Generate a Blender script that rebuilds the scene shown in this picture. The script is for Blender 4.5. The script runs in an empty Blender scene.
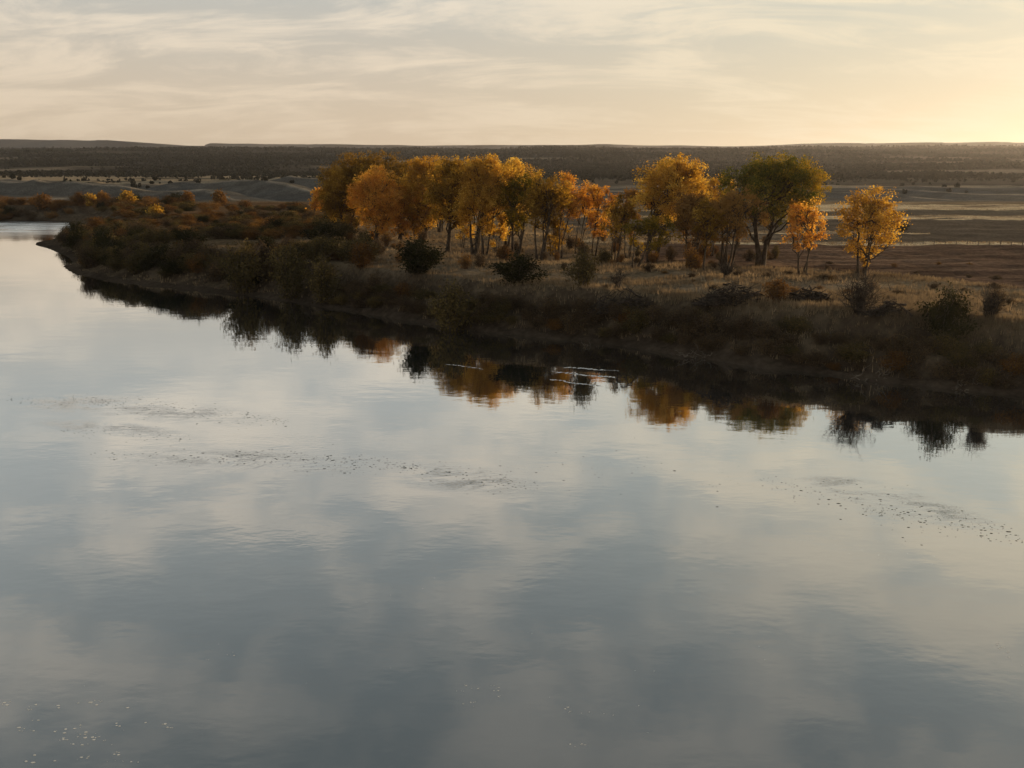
import bpy, math, random
import numpy as np
random.seed(7); RS = np.random.RandomState(11)
S = bpy.context.scene; COL = S.collection
rad = math.radians

# ------------------------------------------------------------ camera
CAMH = 17.0; FPX = 887.0; PITCH = math.atan(216.0/FPX)
cd = bpy.data.cameras.new('camera'); cam = bpy.data.objects.new('camera', cd); COL.objects.link(cam)
cd.sensor_width = 36.0; cd.lens = FPX/1024*36; cd.clip_start = .5; cd.clip_end = 20000
cam.location = (0, 0, CAMH); cam.rotation_euler = (rad(90)-PITCH, 0, 0); S.camera = cam

# ------------------------------------------------------------ sky, sun, exposure
SUN_AZ = 52.0      # degrees to the right of the view direction (+Y)
SUN_EL = 8.0
W = bpy.data.worlds.new('World'); S.world = W; W.use_nodes = True
nt = W.node_tree; N = nt.nodes; L = nt.links; N.clear()
def nd(tree, typ, **kw):
    n = tree.nodes.new(typ)
    for k, v in kw.items():
        if k == 'i':
            for a, b in v.items(): n.inputs[a].default_value = b
        else: setattr(n, k, v)
    return n
def math_(tree, op, a, b=None, c=None, clamp=False):
    n = tree.nodes.new('ShaderNodeMath'); n.operation = op; n.use_clamp = clamp
    for i, v in enumerate((a, b, c)):
        if v is None: continue
        if isinstance(v, (int, float)): n.inputs[i].default_value = v
        else: tree.links.new(v, n.inputs[i])
    return n.outputs[0]
def mixc(tree, f, a, b, blend='MIX'):
    n = tree.nodes.new('ShaderNodeMix'); n.data_type = 'RGBA'; n.blend_type = blend
    for s, v in ((n.inputs[0], f), (n.inputs[6], a), (n.inputs[7], b)):
        if isinstance(v, (int, float)): s.default_value = v
        elif isinstance(v, tuple): s.default_value = (*v, 1) if len(v) == 3 else v
        else: tree.links.new(v, s)
    return n.outputs[2]
def maprange(tree, v, a, b, c=0, d=1, smooth=True):
    n = tree.nodes.new('ShaderNodeMapRange'); n.interpolation_type = 'SMOOTHSTEP' if smooth else 'LINEAR'
    tree.links.new(v, n.inputs[0])
    for i, x in zip((1, 2, 3, 4), (a, b, c, d)): n.inputs[i].default_value = x
    return n.outputs[0]
sky = nd(nt, 'ShaderNodeTexSky', sky_type='NISHITA', sun_disc=False, sun_elevation=rad(SUN_EL),
         sun_rotation=rad(SUN_AZ), air_density=1.0, dust_density=3.0, ozone_density=1.0)
tc = nd(nt, 'ShaderNodeTexCoord'); sep = nd(nt, 'ShaderNodeSeparateXYZ'); L.new(tc.outputs['Generated'], sep.inputs[0])
dz = math_(nt, 'MAXIMUM', sep.outputs[2], 0.0)
den = math_(nt, 'ADD', dz, 0.20)
cx = math_(nt, 'DIVIDE', sep.outputs[0], den); cy = math_(nt, 'DIVIDE', sep.outputs[1], den)
comb = nd(nt, 'ShaderNodeCombineXYZ'); L.new(cx, comb.inputs[0]); L.new(cy, comb.inputs[1])
def skynoise(scale, loc, sc, rot=0, detail=5, rough=.55, dist=0.0):
    m = nd(nt, 'ShaderNodeMapping'); L.new(comb.outputs[0], m.inputs[0])
    m.inputs['Location'].default_value = loc; m.inputs['Scale'].default_value = sc; m.inputs['Rotation'].default_value = (0, 0, rot)
    n = nd(nt, 'ShaderNodeTexNoise', i={'Scale': scale, 'Detail': detail, 'Roughness': rough, 'Distortion': dist}); L.new(m.outputs[0], n.inputs['Vector'])
    return n.outputs[0]
# thin veil of cirrus with streaks, and softer puffs high overhead
n1 = skynoise(3.0, (3.1, 1.7, 0), (.5, 1.15, 1), rad(40), 12, .68, .7)      # fine cirrus wisps
n2 = skynoise(6.5, (7.4, 2.0, 0), (.95, 1.1, 1), rad(20), 6, .55, .35)        # puffs
n3 = skynoise(1.7, (1.4, 5.2, 0), (1.1, .8, 1), 0, 3, .5)
mixhi = maprange(nt, sep.outputs[2], .12, .32, 0, 1)
cov_lo = maprange(nt, math_(nt, 'MULTIPLY_ADD', n1, .8, math_(nt, 'MULTIPLY', n3, .35)), .50, .70)
cov_hi = maprange(nt, math_(nt, 'MULTIPLY_ADD', n2, .42, math_(nt, 'MULTIPLY_ADD', n3, .65, math_(nt, 'MULTIPLY', n1, .25))), .57, .78)
cov = math_(nt, 'ADD', math_(nt, 'MULTIPLY', cov_lo, math_(nt, 'SUBTRACT', 1.0, mixhi)), math_(nt, 'MULTIPLY', cov_hi, mixhi))
sd = (math.sin(rad(SUN_AZ))*math.cos(rad(SUN_EL)), math.cos(rad(SUN_AZ))*math.cos(rad(SUN_EL)), math.sin(rad(SUN_EL)))
dot = nd(nt, 'ShaderNodeVectorMath', operation='DOT_PRODUCT'); L.new(tc.outputs['Generated'], dot.inputs[0]); dot.inputs[1].default_value = sd
glow = maprange(nt, dot.outputs['Value'], .45, 1.18)
low = maprange(nt, sep.outputs[2], -.02, .25, 1, 0)
top_ = maprange(nt, sep.outputs[2], .22, .60, 0, 1)
SKY_K = .10
clear = mixc(nt, low, mixc(nt, top_, (4.3, 4.6, 4.5), (1.6, 1.95, 2.08)), (6.4, 5.0, 3.5))
clear = mixc(nt, glow, clear, mixc(nt, low, mixc(nt, top_, (5.0, 5.5, 4.9), (1.6, 2.0, 2.15)), (7.9, 6.6, 4.2)))
clear = mixc(nt, .94, sky.outputs[0], clear)
cloud = mixc(nt, low, mixc(nt, top_, (7.5, 6.8, 5.7), (3.0, 3.05, 2.9)), (6.7, 5.4, 3.9))
cloud = mixc(nt, glow, cloud, mixc(nt, top_, (7.8, 6.9, 4.8), (3.4, 3.4, 3.1)))
final = mixc(nt, math_(nt, 'MULTIPLY', cov, .9), clear, cloud)
bg = nd(nt, 'ShaderNodeBackground', i={'Strength': SKY_K}); L.new(final, bg.inputs[0])
wo = nd(nt, 'ShaderNodeOutputWorld'); L.new(bg.outputs[0], wo.inputs[0])
sl = bpy.data.lights.new('sun', 'SUN'); sl.energy = 5.0; sl.angle = rad(.6); sl.color = (1.0, .72, .42)
so = bpy.data.objects.new('sun', sl); COL.objects.link(so)
from mathutils import Vector
so.rotation_euler = Vector(sd).to_track_quat('Z', 'Y').to_euler()
S.view_settings.view_transform = 'Standard'; S.view_settings.look = 'None'
S.view_settings.exposure = 0.22; S.view_settings.gamma = 1.0; S.view_settings.use_curve_mapping = False
S.cycles.max_bounces = 8; S.cycles.volume_bounces = 0; S.cycles.transparent_max_bounces = 4

# ------------------------------------------------------------ helpers
cp, sp = math.cos(PITCH), math.sin(PITCH)
def ray(px, py):
    u = (px-512)/FPX; v = (384-py)/FPX
    return (u, cp+sp*v, -sp+cp*v)
def G(px, py, z=4.5):
    d = ray(px, py); t = (z-CAMH)/d[2]
    return (d[0]*t, d[1]*t)
def hash2(ix, iy, seed):
    h = (ix*374761393 + iy*668265263 + seed*974634777) & 0xffffffff
    h = ((h ^ (h >> 13))*1274126177) & 0xffffffff
    return ((h ^ (h >> 16)) & 0xffff)/65535.0
def vnoise(x, y, seed=0):
    x = np.asarray(x, float); y = np.asarray(y, float)
    ix = np.floor(x).astype(np.int64); iy = np.floor(y).astype(np.int64); fx = x-ix; fy = y-iy
    fx = fx*fx*(3-2*fx); fy = fy*fy*(3-2*fy)
    a = hash2(ix, iy, seed); b = hash2(ix+1, iy, seed); c = hash2(ix, iy+1, seed); d = hash2(ix+1, iy+1, seed)
    return (a*(1-fx)+b*fx)*(1-fy)+(c*(1-fx)+d*fx)*fy
def fbm(x, y, seed=0, o=4):
    s = 0; a = .5; t = 0
    for k in range(o): s = s+a*vnoise(x, y, seed+k*17); t += a; a *= .5; x = x*2.03+11.3; y = y*2.03-7.1
    return s/t
def sstep(a, b, x):
    t = np.clip((x-a)/(b-a), 0, 1); return t*t*(3-2*t)
def mesh_np(name, V, F, mat=None, smooth=False, attr=None, tint=None):
    V = np.asarray(V, np.float32); F = np.asarray(F, np.int32)
    me = bpy.data.meshes.new(name); k = F.shape[1]
    me.vertices.add(len(V)); me.vertices.foreach_set('co', V.ravel())
    me.loops.add(F.size); me.loops.foreach_set('vertex_index', F.ravel())
    me.polygons.add(len(F)); me.polygons.foreach_set('loop_start', np.arange(0, F.size, k, dtype=np.int32))
    me.polygons.foreach_set('loop_total', np.full(len(F), k, np.int32))
    me.update(calc_edges=True); me.validate()
    if smooth: me.polygons.foreach_set('use_smooth', np.ones(len(me.polygons), bool))
    if tint is not None:
        a = me.attributes.new('tint', 'FLOAT', 'FACE'); a.data.foreach_set('value', np.asarray(tint, np.float32))
    if attr is not None:
        a = me.attributes.new('cover', 'FLOAT_COLOR', 'POINT')
        c = np.ones((len(V), 4), np.float32); c[:, :3] = attr; a.data.foreach_set('color', c.ravel())
    if mat: me.materials.append(mat)
    return me
def link(name, me, parent=None, loc=None):
    o = bpy.data.objects.new(name, me); COL.objects.link(o)
    if parent: o.parent = parent
    if loc is not None: o.location = loc
    return o
def tag(o, label=None, cat=None, group=None, kind=None):
    for k, v in (('label', label), ('category', cat), ('group', group), ('kind', kind)):
        if v: o[k] = v
    return o
def empty(name, loc):
    o = bpy.data.objects.new(name, None); COL.objects.link(o); o.location = loc; o.empty_display_size = .3; return o

class Tubes:
    def __init__(s): s.V = []; s.F = []; s.n = 0
    def add(s, pts, r, k=5):
        pts = np.asarray(pts, float); r = np.asarray(r, float); m = len(pts)
        d = np.gradient(pts, axis=0); d /= np.linalg.norm(d, axis=1)[:, None]+1e-9
        ref = np.array([1., 0, 0]) if abs(d[0][0]) < .8 else np.array([0, 1., 0])
        u = np.cross(d, ref); u /= np.linalg.norm(u, axis=1)[:, None]+1e-9; w = np.cross(d, u)
        a = np.arange(k)*2*math.pi/k
        ring = pts[:, None, :]+r[:, None, None]*(u[:, None, :]*np.cos(a)[None, :, None]+w[:, None, :]*np.sin(a)[None, :, None])
        s.V.append(ring.reshape(-1, 3))
        i = np.arange(m-1)[:, None]*k; j = np.arange(k)[None, :]; j2 = (j+1) % k
        f = np.stack([i+j, i+j2, i+k+j2, i+k+j], -1).reshape(-1, 4)+s.n
        s.F.append(f); s.n += m*k
    def mesh(s, name, mat): return mesh_np(name, np.concatenate(s.V), np.concatenate(s.F), mat, smooth=True)
def wob(a, b, n, amp, rs, sag=0):
    a = np.asarray(a, float); b = np.asarray(b, float); t = np.linspace(0, 1, n)[:, None]
    p = a+(b-a)*t; j = rs.randn(n, 3)*amp; j[0] = 0; j[-1] = 0
    p = p+j; p[:, 2] += sag*np.sin(t[:, 0]*math.pi); return p
def leaves(centers, sizes, rs, tint, aspect=.75):
    """one small quad per centre, randomly turned"""
    n = len(centers)
    nrm = rs.randn(n, 3); nrm /= np.linalg.norm(nrm, axis=1)[:, None]
    t = rs.randn(n, 3); u = np.cross(nrm, t); u /= np.linalg.norm(u, axis=1)[:, None]+1e-9; w = np.cross(nrm, u)
    u = u*sizes[:, None]*.5; w = w*sizes[:, None]*.5*aspect
    V = np.stack([centers-u, centers-w*1.0, centers+u, centers+w], 1).reshape(-1, 3)
    return V, np.arange(4*n).reshape(-1, 4), tint

# ------------------------------------------------------------ materials
def new_mat(name):
    m = bpy.data.materials.new(name); m.use_nodes = True; t = m.node_tree; t.nodes.clear()
    return m, t, t.nodes.new('ShaderNodeOutputMaterial')
def leaf_mat(name, cols, trans=.6, tstr=1.2):
    m, t, out = new_mat(name)
    at = nd(t, 'ShaderNodeAttribute', attribute_name='tint'); oi = nd(t, 'ShaderNodeObjectInfo')
    f = math_(t, 'ADD', at.outputs['Fac'], math_(t, 'MULTIPLY_ADD', oi.outputs['Random'], .3, -.15))
    r = nd(t, 'ShaderNodeValToRGB'); e = r.color_ramp.elements
    while len(e) < len(cols): e.new(.5)
    for i, c in enumerate(cols): e[i].position = i/(len(cols)-1); e[i].color = (*c, 1)
    t.links.new(f, r.inputs[0])
    d = nd(t, 'ShaderNodeBsdfDiffuse'); tr = nd(t, 'ShaderNodeBsdfTranslucent')
    t.links.new(r.outputs[0], d.inputs[0])
    sat = nd(t, 'ShaderNodeHueSaturation', i={'Saturation': 1.1, 'Value': tstr}); t.links.new(r.outputs[0], sat.inputs['Color']); t.links.new(sat.outputs[0], tr.inputs[0])
    mx = nd(t, 'ShaderNodeMixShader', i={0: trans}); t.links.new(d.outputs[0], mx.inputs[1]); t.links.new(tr.outputs[0], mx.inputs[2])
    t.links.new(mx.outputs[0], out.inputs[0]); return m
def plain_mat(name, c1, c2, scale=3, rough=.95):
    m, t, out = new_mat(name)
    g = nd(t, 'ShaderNodeTexCoord'); n = nd(t, 'ShaderNodeTexNoise', i={'Scale': scale, 'Detail': 5}); t.links.new(g.outputs['Object'], n.inputs['Vector'])
    c = mixc(t, maprange(t, n.outputs[0], .35, .65), c1, c2)
    b = nd(t, 'ShaderNodeBsdfPrincipled', i={'Roughness': rough}); b.inputs['Specular IOR Level'].default_value = .1
    t.links.new(c, b.inputs['Base Color']); t.links.new(b.outputs[0], out.inputs[0]); return m
M = {}
M['gold']   = leaf_mat('leaves_gold',   [(.33, .18, .045), (.52, .31, .07), (.72, .50, .13)])
M['orange'] = leaf_mat('leaves_orange', [(.36, .165, .045), (.56, .28, .07), (.70, .42, .11)])
M['amber']  = leaf_mat('leaves_amber',  [(.17, .105, .03), (.34, .20, .045), (.60, .40, .095)])
M['olive']  = leaf_mat('leaves_olive',  [(.08, .075, .018), (.15, .115, .022), (.30, .19, .03)], .4)
M['green']  = leaf_mat('leaves_green',  [(.075, .085, .022), (.15, .135, .03), (.46, .29, .05)], .4)
M['rust']   = leaf_mat('leaves_rust',   [(.13, .07, .03), (.22, .12, .045), (.34, .19, .06)], .35, 1.0)
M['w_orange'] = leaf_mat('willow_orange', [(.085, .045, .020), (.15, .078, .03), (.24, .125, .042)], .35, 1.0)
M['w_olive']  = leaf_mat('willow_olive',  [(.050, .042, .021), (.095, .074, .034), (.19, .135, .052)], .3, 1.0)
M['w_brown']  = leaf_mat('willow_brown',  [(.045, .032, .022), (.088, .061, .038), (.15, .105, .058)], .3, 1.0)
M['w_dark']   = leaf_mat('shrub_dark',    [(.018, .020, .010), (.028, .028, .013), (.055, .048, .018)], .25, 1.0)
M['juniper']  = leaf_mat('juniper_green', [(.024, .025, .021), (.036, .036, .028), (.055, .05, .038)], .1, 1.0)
M['grass']    = leaf_mat('dry_grass', [(.13, .098, .066), (.24, .18, .115), (.42, .32, .205)], .45, 1.0)
M['bark']  = plain_mat('bark', (.045, .032, .022), (.085, .065, .048), 2)
M['twig']  = plain_mat('twig', (.06, .045, .035), (.11, .085, .065), 2)
M['dead']  = plain_mat('dead_wood', (.03, .024, .02), (.07, .056, .046), 2)
M['pale']  = plain_mat('bleached_wood', (.09, .075, .06), (.17, .14, .11), 2)
M['post']  = plain_mat('post_wood', (.06, .05, .04), (.12, .10, .08), 3)
M['weed']  = plain_mat('weed', (.02, .022, .018), (.05, .05, .04), 8)
M['foam']  = plain_mat('foam', (.55, .55, .52), (.7, .7, .68), 8)
M['cliff'] = plain_mat('mesa_rock', (.045, .042, .042), (.07, .063, .058), .01)
M['palecliff'] = plain_mat('pale_rock', (.42, .36, .30), (.5, .44, .37), .05)

# ground: albedo from the cover attribute, broken up by noise
m, t, out = new_mat('ground'); M['ground'] = m
at = nd(t, 'ShaderNodeAttribute', attribute_name='cover'); ge = nd(t, 'ShaderNodeNewGeometry')
na = nd(t, 'ShaderNodeTexNoise', i={'Scale': 1.6, 'Detail': 8, 'Roughness': .65}); t.links.new(ge.outputs['Position'], na.inputs['Vector'])
nb = nd(t, 'ShaderNodeTexNoise', i={'Scale': .11, 'Detail': 5, 'Roughness': .6}); t.links.new(ge.outputs['Position'], nb.inputs['Vector'])
k = math_(t, 'MULTIPLY', maprange(t, na.outputs[0], .25, .75, .55, 1.4), maprange(t, nb.outputs[0], .3, .7, .75, 1.25))
kc = nd(t, 'ShaderNodeCombineColor'); [t.links.new(k, kc.inputs[i]) for i in range(3)]
c = mixc(t, 1.0, at.outputs['Color'], kc.outputs[0], 'MULTIPLY')
b = nd(t, 'ShaderNodeBsdfPrincipled', i={'Roughness': 1.0}); b.inputs['Specular IOR Level'].default_value = .0
t.links.new(c, b.inputs['Base Color'])
bp = nd(t, 'ShaderNodeBump', i={'Strength': .8, 'Distance': .25}); t.links.new(na.outputs[0], bp.inputs['Height']); t.links.new(bp.outputs[0], b.inputs['Normal'])
t.links.new(b.outputs[0], out.inputs[0])

# water: dark silty body under a rippled mirror
m, t, out = new_mat('water'); M['water'] = m
ge = nd(t, 'ShaderNodeNewGeometry')
def wn(scale, sc, rot, detail=3, rough=.5, dist=0):
    mp = nd(t, 'ShaderNodeMapping'); t.links.new(ge.outputs['Position'], mp.inputs[0]); mp.inputs['Scale'].default_value = sc; mp.inputs['Rotation'].default_value = (0, 0, rot)
    n = nd(t, 'ShaderNodeTexNoise', i={'Scale': scale, 'Detail': detail, 'Roughness': rough, 'Distortion': dist}); t.links.new(mp.outputs[0], n.inputs['Vector']); return n.outputs[0]
w1 = wn(.9, (.55, 1, 1), rad(12), 2)
w2 = wn(3.6, (.5, 1, 1), rad(-8), 3)
w3 = wn(.16, (.5, 1, 1), rad(5), 2)
patch = maprange(t, wn(.045, (.5, 1.6, 1), rad(20), 4, .6, .4), .55, .72)
# riffle patches: long bands of choppier water
def band(cx, cy, rx, ry, rot):
    mp = nd(t, 'ShaderNodeMapping', vector_type='TEXTURE'); t.links.new(ge.outputs['Position'], mp.inputs[0])
    mp.inputs['Location'].default_value = (cx, cy, 0); mp.inputs['Rotation'].default_value = (0, 0, rot); mp.inputs['Scale'].default_value = (rx, ry, 1)
    ln = nd(t, 'ShaderNodeVectorMath', operation='LENGTH'); t.links.new(mp.outputs[0], ln.inputs[0])
    return maprange(t, ln.outputs['Value'], .2, 1.15, 1, 0)
bands = None
for (x0, y0, x1, y1, wd) in ((-20, 395, 300, 424, 3.2), (90, 452, 430, 470, 2.4), (380, 466, 540, 490, 2.6), (780, 470, 1030, 535, 2.4), (20, 420, 200, 436, 1.6)):
    a = G(x0, y0, 0); bb = G(x1, y1, 0)
    f = band((a[0]+bb[0])/2, (a[1]+bb[1])/2, math.hypot(bb[0]-a[0], bb[1]-a[1])/2, wd, math.atan2(bb[1]-a[1], bb[0]-a[0]))
    bands = f if bands is None else math_(t, 'MAXIMUM', bands, f)
chopn = wn(7.0, (.55, 1.2, 1), rad(10), 4, .6)
brk = math_(t, 'MULTIPLY', maprange(t, wn(1.6, (.4, 1.1, 1), rad(14), 6, .75), .40, .66), maprange(t, wn(.3, (.5, 1.2, 1), rad(14), 5, .7, .9), .38, .58))
chop = math_(t, 'MULTIPLY', math_(t, 'MULTIPLY', bands, brk), chopn)
h = math_(t, 'MULTIPLY_ADD', w1, .0055, math_(t, 'MULTIPLY_ADD', w2, .0011, math_(t, 'MULTIPLY', w3, .02)))
h = math_(t, 'ADD', h, math_(t, 'MULTIPLY', math_(t, 'MULTIPLY', patch, w2), .004))
h = math_(t, 'MULTIPLY_ADD', chop, .017, h)
bp = nd(t, 'ShaderNodeBump', i={'Strength': 1.0, 'Distance': 1.0}); t.links.new(h, bp.inputs['Height'])
lw = nd(t, 'ShaderNodeLayerWeight', i={'Blend': .5}); t.links.new(bp.outputs[0], lw.inputs['Normal'])
fac = math_(t, 'POWER', lw.outputs['Facing'], 1.06, clamp=True)
gl = nd(t, 'ShaderNodeBsdfGlossy', i={'Color': (1, 1, 1, 1), 'Roughness': .03}); t.links.new(bp.outputs[0], gl.inputs['Normal'])
ca = G(-10, 226, 0); ruf = band(ca[0], ca[1], 75, 62, rad(8))
t.links.new(math_(t, 'MULTIPLY_ADD', math_(t, 'MULTIPLY', ruf, maprange(t, wn(.25, (.3, 1.2, 1), rad(5), 3), .35, .6, .5, 1)), .30, .03), gl.inputs['Roughness'])
df = nd(t, 'ShaderNodeBsdfDiffuse', i={'Color': (.022, .026, .026, 1)})
mx = nd(t, 'ShaderNodeMixShader'); t.links.new(fac, mx.inputs[0]); t.links.new(df.outputs[0], mx.inputs[1]); t.links.new(gl.outputs[0], mx.inputs[2])
t.links.new(mx.outputs[0], out.inputs[0])

# ------------------------------------------------------------ terrain
shore_px = [(1500, 452), (1250, 425), (1120, 409), (1024, 397), (965, 391), (920, 386), (885, 384), (850, 379), (815, 373), (764, 369), (710, 360), (661, 353), (620, 346), (567, 341), (520, 336),
            (457, 330), (396, 319), (360, 313), (325, 308), (290, 302), (258, 297), (219, 294), (180, 289), (150, 286), (129, 284), (100, 280), (74, 274), (61, 267), (72, 262), (66, 256),
            (50, 249), (36, 245), (36, 243), (52, 240), (66, 237), (70, 231), (67, 222), (30, 221.5), (-60, 221.5), (-300, 221), (-900, 219)]
SH = np.array([G(x, y, 0) for x, y in shore_px])
# the land lies on the left of SH walking from right to left seen from above -> sign by polygon test
POLY = np.vstack([SH, [(-9000, SH[-1][1]), (-9000, 9000), (9000, 9000), (9000, SH[0][1]-40)]])
def inpoly(x, y, P):
    x = np.asarray(x, float); y = np.asarray(y, float); c = np.zeros(x.shape, bool); n = len(P)
    for i in range(n):
        x1, y1 = P[i]; x2, y2 = P[(i+1) % n]
        if y1 == y2: continue
        c ^= ((y1 > y) != (y2 > y)) & (x < (x2-x1)*(y-y1)/(y2-y1)+x1)
    return c
def sdist(x, y):
    x = np.asarray(x, float); y = np.asarray(y, float); d = np.full(x.shape, 1e9)
    P = np.vstack([[(900, SH[0][1]-150)], SH])
    for i in range(len(P)-1):
        a = P[i]; b = P[i+1]; ab = b-a; t = np.clip(((x-a[0])*ab[0]+(y-a[1])*ab[1])/(ab@ab), 0, 1)
        d = np.minimum(d, np.hypot(x-a[0]-t*ab[0], y-a[1]-t*ab[1]))
    return np.where(inpoly(x, y, POLY), d, -d)
RP = np.array([(0, 4.5), (240, 4.5), (300, 4.6), (345, 4.6), (430, 6.3), (480, 6.2), (600, 8.6), (800, 10.5), (1000, 16.5), (1500, 33), (2100, 57), (2700, 76), (3200, 70), (4200, 60), (9000, 60)])
LP_ = np.array([(0, 4.5), (240, 4.5), (300, 4.6), (345, 4.6), (430, 8.6), (500, 6.2), (600, 8.4), (800, 10.8), (1000, 17), (1500, 33), (2100, 54), (2600, 66), (3200, 62), (4200, 60), (9000, 60)])
def H(x, y):
    x = np.asarray(x, float); y = np.asarray(y, float)
    s = sdist(x, y)
    wob_ = fbm(x*.18, y*.18, 5, 3)-.5
    left = sstep(-15, -45, x)
    w = 7.2+left*7+wob_*3.5
    top = np.interp(y, RP[:, 0], RP[:, 1]); topl = np.interp(y, LP_[:, 0], LP_[:, 1])
    top = top+(topl-top)*sstep(100, -100, x)
    top = top-1.0*sstep(-50, -70, x)*sstep(260, 220, y)
    u = np.clip(s/w, 0, 1)
    prof = .10*sstep(0, .12, u)+.36*sstep(.14, .42, u)+.54*sstep(.64, .97, u)
    z = np.where(s > 0, top*prof, np.maximum(-.5*(-s)**.6, -2.5))
    inland = sstep(.6, 1.3, s/w)
    near = sstep(400, 250, y)
    z = z+inland*near*((fbm(x*.06, y*.06, 3, 3)-.5)*.9+(fbm(x*.35, y*.35, 8, 3)-.5)*.45)
    z = z+(u*(1-u)*4)*(s > 0)*((fbm(x*.5, y*.5, 23, 3)-.5)*1.6)
    # badland mounds with spurs
    wd = sstep(330, 400, y)*sstep(620, 470, y)
    q = fbm(x*.011+y*.006, y*.008-x*.003, 31, 4); rdg = 1-np.abs(2*q-1)
    sp_ = np.abs(((x*.014+y*.018+fbm(x*.01, y*.01, 77, 3)*2.2) % 1)*2-1)
    z = z+wd*((rdg-.7)*8+(sp_**.7-.5)*6)*(.45+.55*sstep(60, -60, x))
    # broad low swells on the plain
    pl = sstep(165, 200, y)*sstep(360, 300, y)
    z = z+pl*(fbm(x*.012+4, y*.03, 41, 3)-.5)*1.1
    # hills
    hl = sstep(700, 1100, y)
    z = z+hl*((fbm(x*.0022, y*.0022, 51, 5)-.5)*26*np.clip(y/1800, .5, 1.0)+(fbm(x*.012, y*.008, 57, 4)-.5)*6)
    return z
def on_ground(px, py):
    z = 4.5
    for _ in range(12):
        x, y = G(px, py, z); z = .5*z+.5*float(H(np.array([x]), np.array([y]))[0])
    return np.array([x, y, float(H(np.array([x]), np.array([y]))[0])])
def z_at(py, y):   # height seen at picture row py at forward distance y
    d = ray(512, py); return CAMH+d[2]*y/d[1]

NA = 760; ang = np.linspace(-rad(62), rad(72), NA)
r = np.concatenate([np.geomspace(48, 170, 330)[:-1], np.geomspace(170, 700, 260)[:-1], np.geomspace(700, 9000, 170)]); NR = len(r)
AA, RR = np.meshgrid(ang, r); TX = RR*np.sin(AA); TY = RR*np.cos(AA)
TZ = H(TX, TY); SD = sdist(TX, TY)
# cover colours
C = np.zeros(TX.shape+(3,))
def put(mask, col):
    mask = np.clip(mask, 0, 1)[..., None]; C[:] = C*(1-mask)+np.array(col)*mask
f1 = fbm(TX*.09, TY*.12, 61, 4); f2 = fbm(TX*.02, TY*.035, 63, 4); f3 = fbm(TX*.6, TY*.6, 65, 3)
put(np.ones(TX.shape), (.17, .132, .09))
put(sstep(.45, .62, f1)*.7, (.15, .11, .065))
put(sstep(.58, .7, f2)*.6, (.36, .27, .16)); put(sstep(20, -15, TX)*sstep(200, 150, TY)*.65, (.13, .10, .07))  # left of the terrace darker and greyer, tree shade put into the colour
def quadmask(pts, soft=None, z=4.6):
    P = np.array([G(x, y, z) for x, y in pts]); return inpoly(TX+(f1-.5)*3, TY+(f1-.5)*4, P).astype(float)
# plain behind the trees
far = sstep(118, 126, TY)
put(far*sstep(20, 0, TX)*sstep(.4, .6, f2)*.5, (.20, .15, .09))
# ploughed field on the right, then strips and pasture, sun and shade coloured in
fld = quadmask([(640, 262), (760, 266), (868, 270), (940, 277), (1024, 287), (1300, 312), (1300, 250), (1024, 245.5), (890, 242.5), (640, 238)])
fur = (np.sin((TY+TX*.16)*2*math.pi/2.6)+1)/2
put(fld, (.085, .055, .040)); put(fld*fur*.45, (.15, .10, .07)); put(fld*sstep(.5, .62, fbm(TX*.03, TY*.5, 91, 4))*.8, (.17, .115, .08)); put(fld*sstep(.55, .62, fbm(TX*.05+9, TY*.6, 92, 4))*.7, (.055, .035, .027))
pst = quadmask([(560, 238), (890, 240.5), (1024, 243), (1300, 247), (1300, 219), (1024, 217.5), (560, 216)])
put(pst, (.085, .07, .055)); put(pst*sstep(.5, .62, fbm(TX*.02, TY*.09, 93, 4))*.6, (.13, .105, .08))  # pasture kept dark, shaded scarp put into its colour
put(quadmask([(560, 214.5), (1024, 214), (1300, 215), (1300, 210), (1024, 210), (560, 211)]), (.10, .085, .065))
for q in ([(560, 241.5), (1024, 245.5), (1300, 250), (1300, 246.5), (1024, 243), (560, 239)],
          [(700, 216.5), (1024, 219), (1300, 221), (1300, 217), (1024, 215), (700, 214)],
          [(700, 210), (1024, 211), (1300, 212), (1300, 206), (1024, 205.5), (700, 205)],
          [(740, 234), (930, 233.5), (930, 231.5), (740, 231.5)]):
    put(quadmask(q)*sstep(.3, .5, fbm(TX*.05, TY*.3, 95, 3)), (.50, .40, .26))  # pale grass strips, sunlit terrace tops put into the colour
# left plain under the brush
put(sstep(190, 215, TY)*sstep(345, 330, TY)*sstep(-20, -45, TX), (.12, .075, .042)); put(sstep(195, 185, TY)*sstep(-22, -40, TX)*.8, (.10, .07, .042))
# badlands / pale grass / wooded hills
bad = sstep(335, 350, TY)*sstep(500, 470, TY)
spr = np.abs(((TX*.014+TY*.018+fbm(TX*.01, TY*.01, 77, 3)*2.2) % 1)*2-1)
put(bad, (.095, .09, .083)); put(bad*sstep(.45, .6, f2)*.35, (.12, .105, .085)); put(bad*sstep(.86, .97, spr)*sstep(.3, .5, f1)*.8, (.30, .25, .19)); put(sstep(440, 455, TY)*sstep(500, 480, TY), (.26, .21, .15))  # spur crests paler, dry grass with the sunlit edge put into its colour
pg = sstep(470, 500, TY)*sstep(900, 760, TY); put(pg*sstep(60, -40, TX), (.27, .215, .145)); put(pg*sstep(-40, 60, TX), (.085, .07, .055)); put(pg*sstep(.48, .58, fbm(TX*.008, TY*.022, 67, 4)), (.075, .068, .055))
hl = sstep(760, 860, TY); put(hl, (.048, .042, .034)); put(hl*sstep(0, 300, TX), (.062, .046, .035))
put(hl*sstep(.60, .70, fbm(TX*.006, TY*.012, 97, 4))*sstep(1900, 1200, TY)*.7, (.22, .185, .14))
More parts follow.
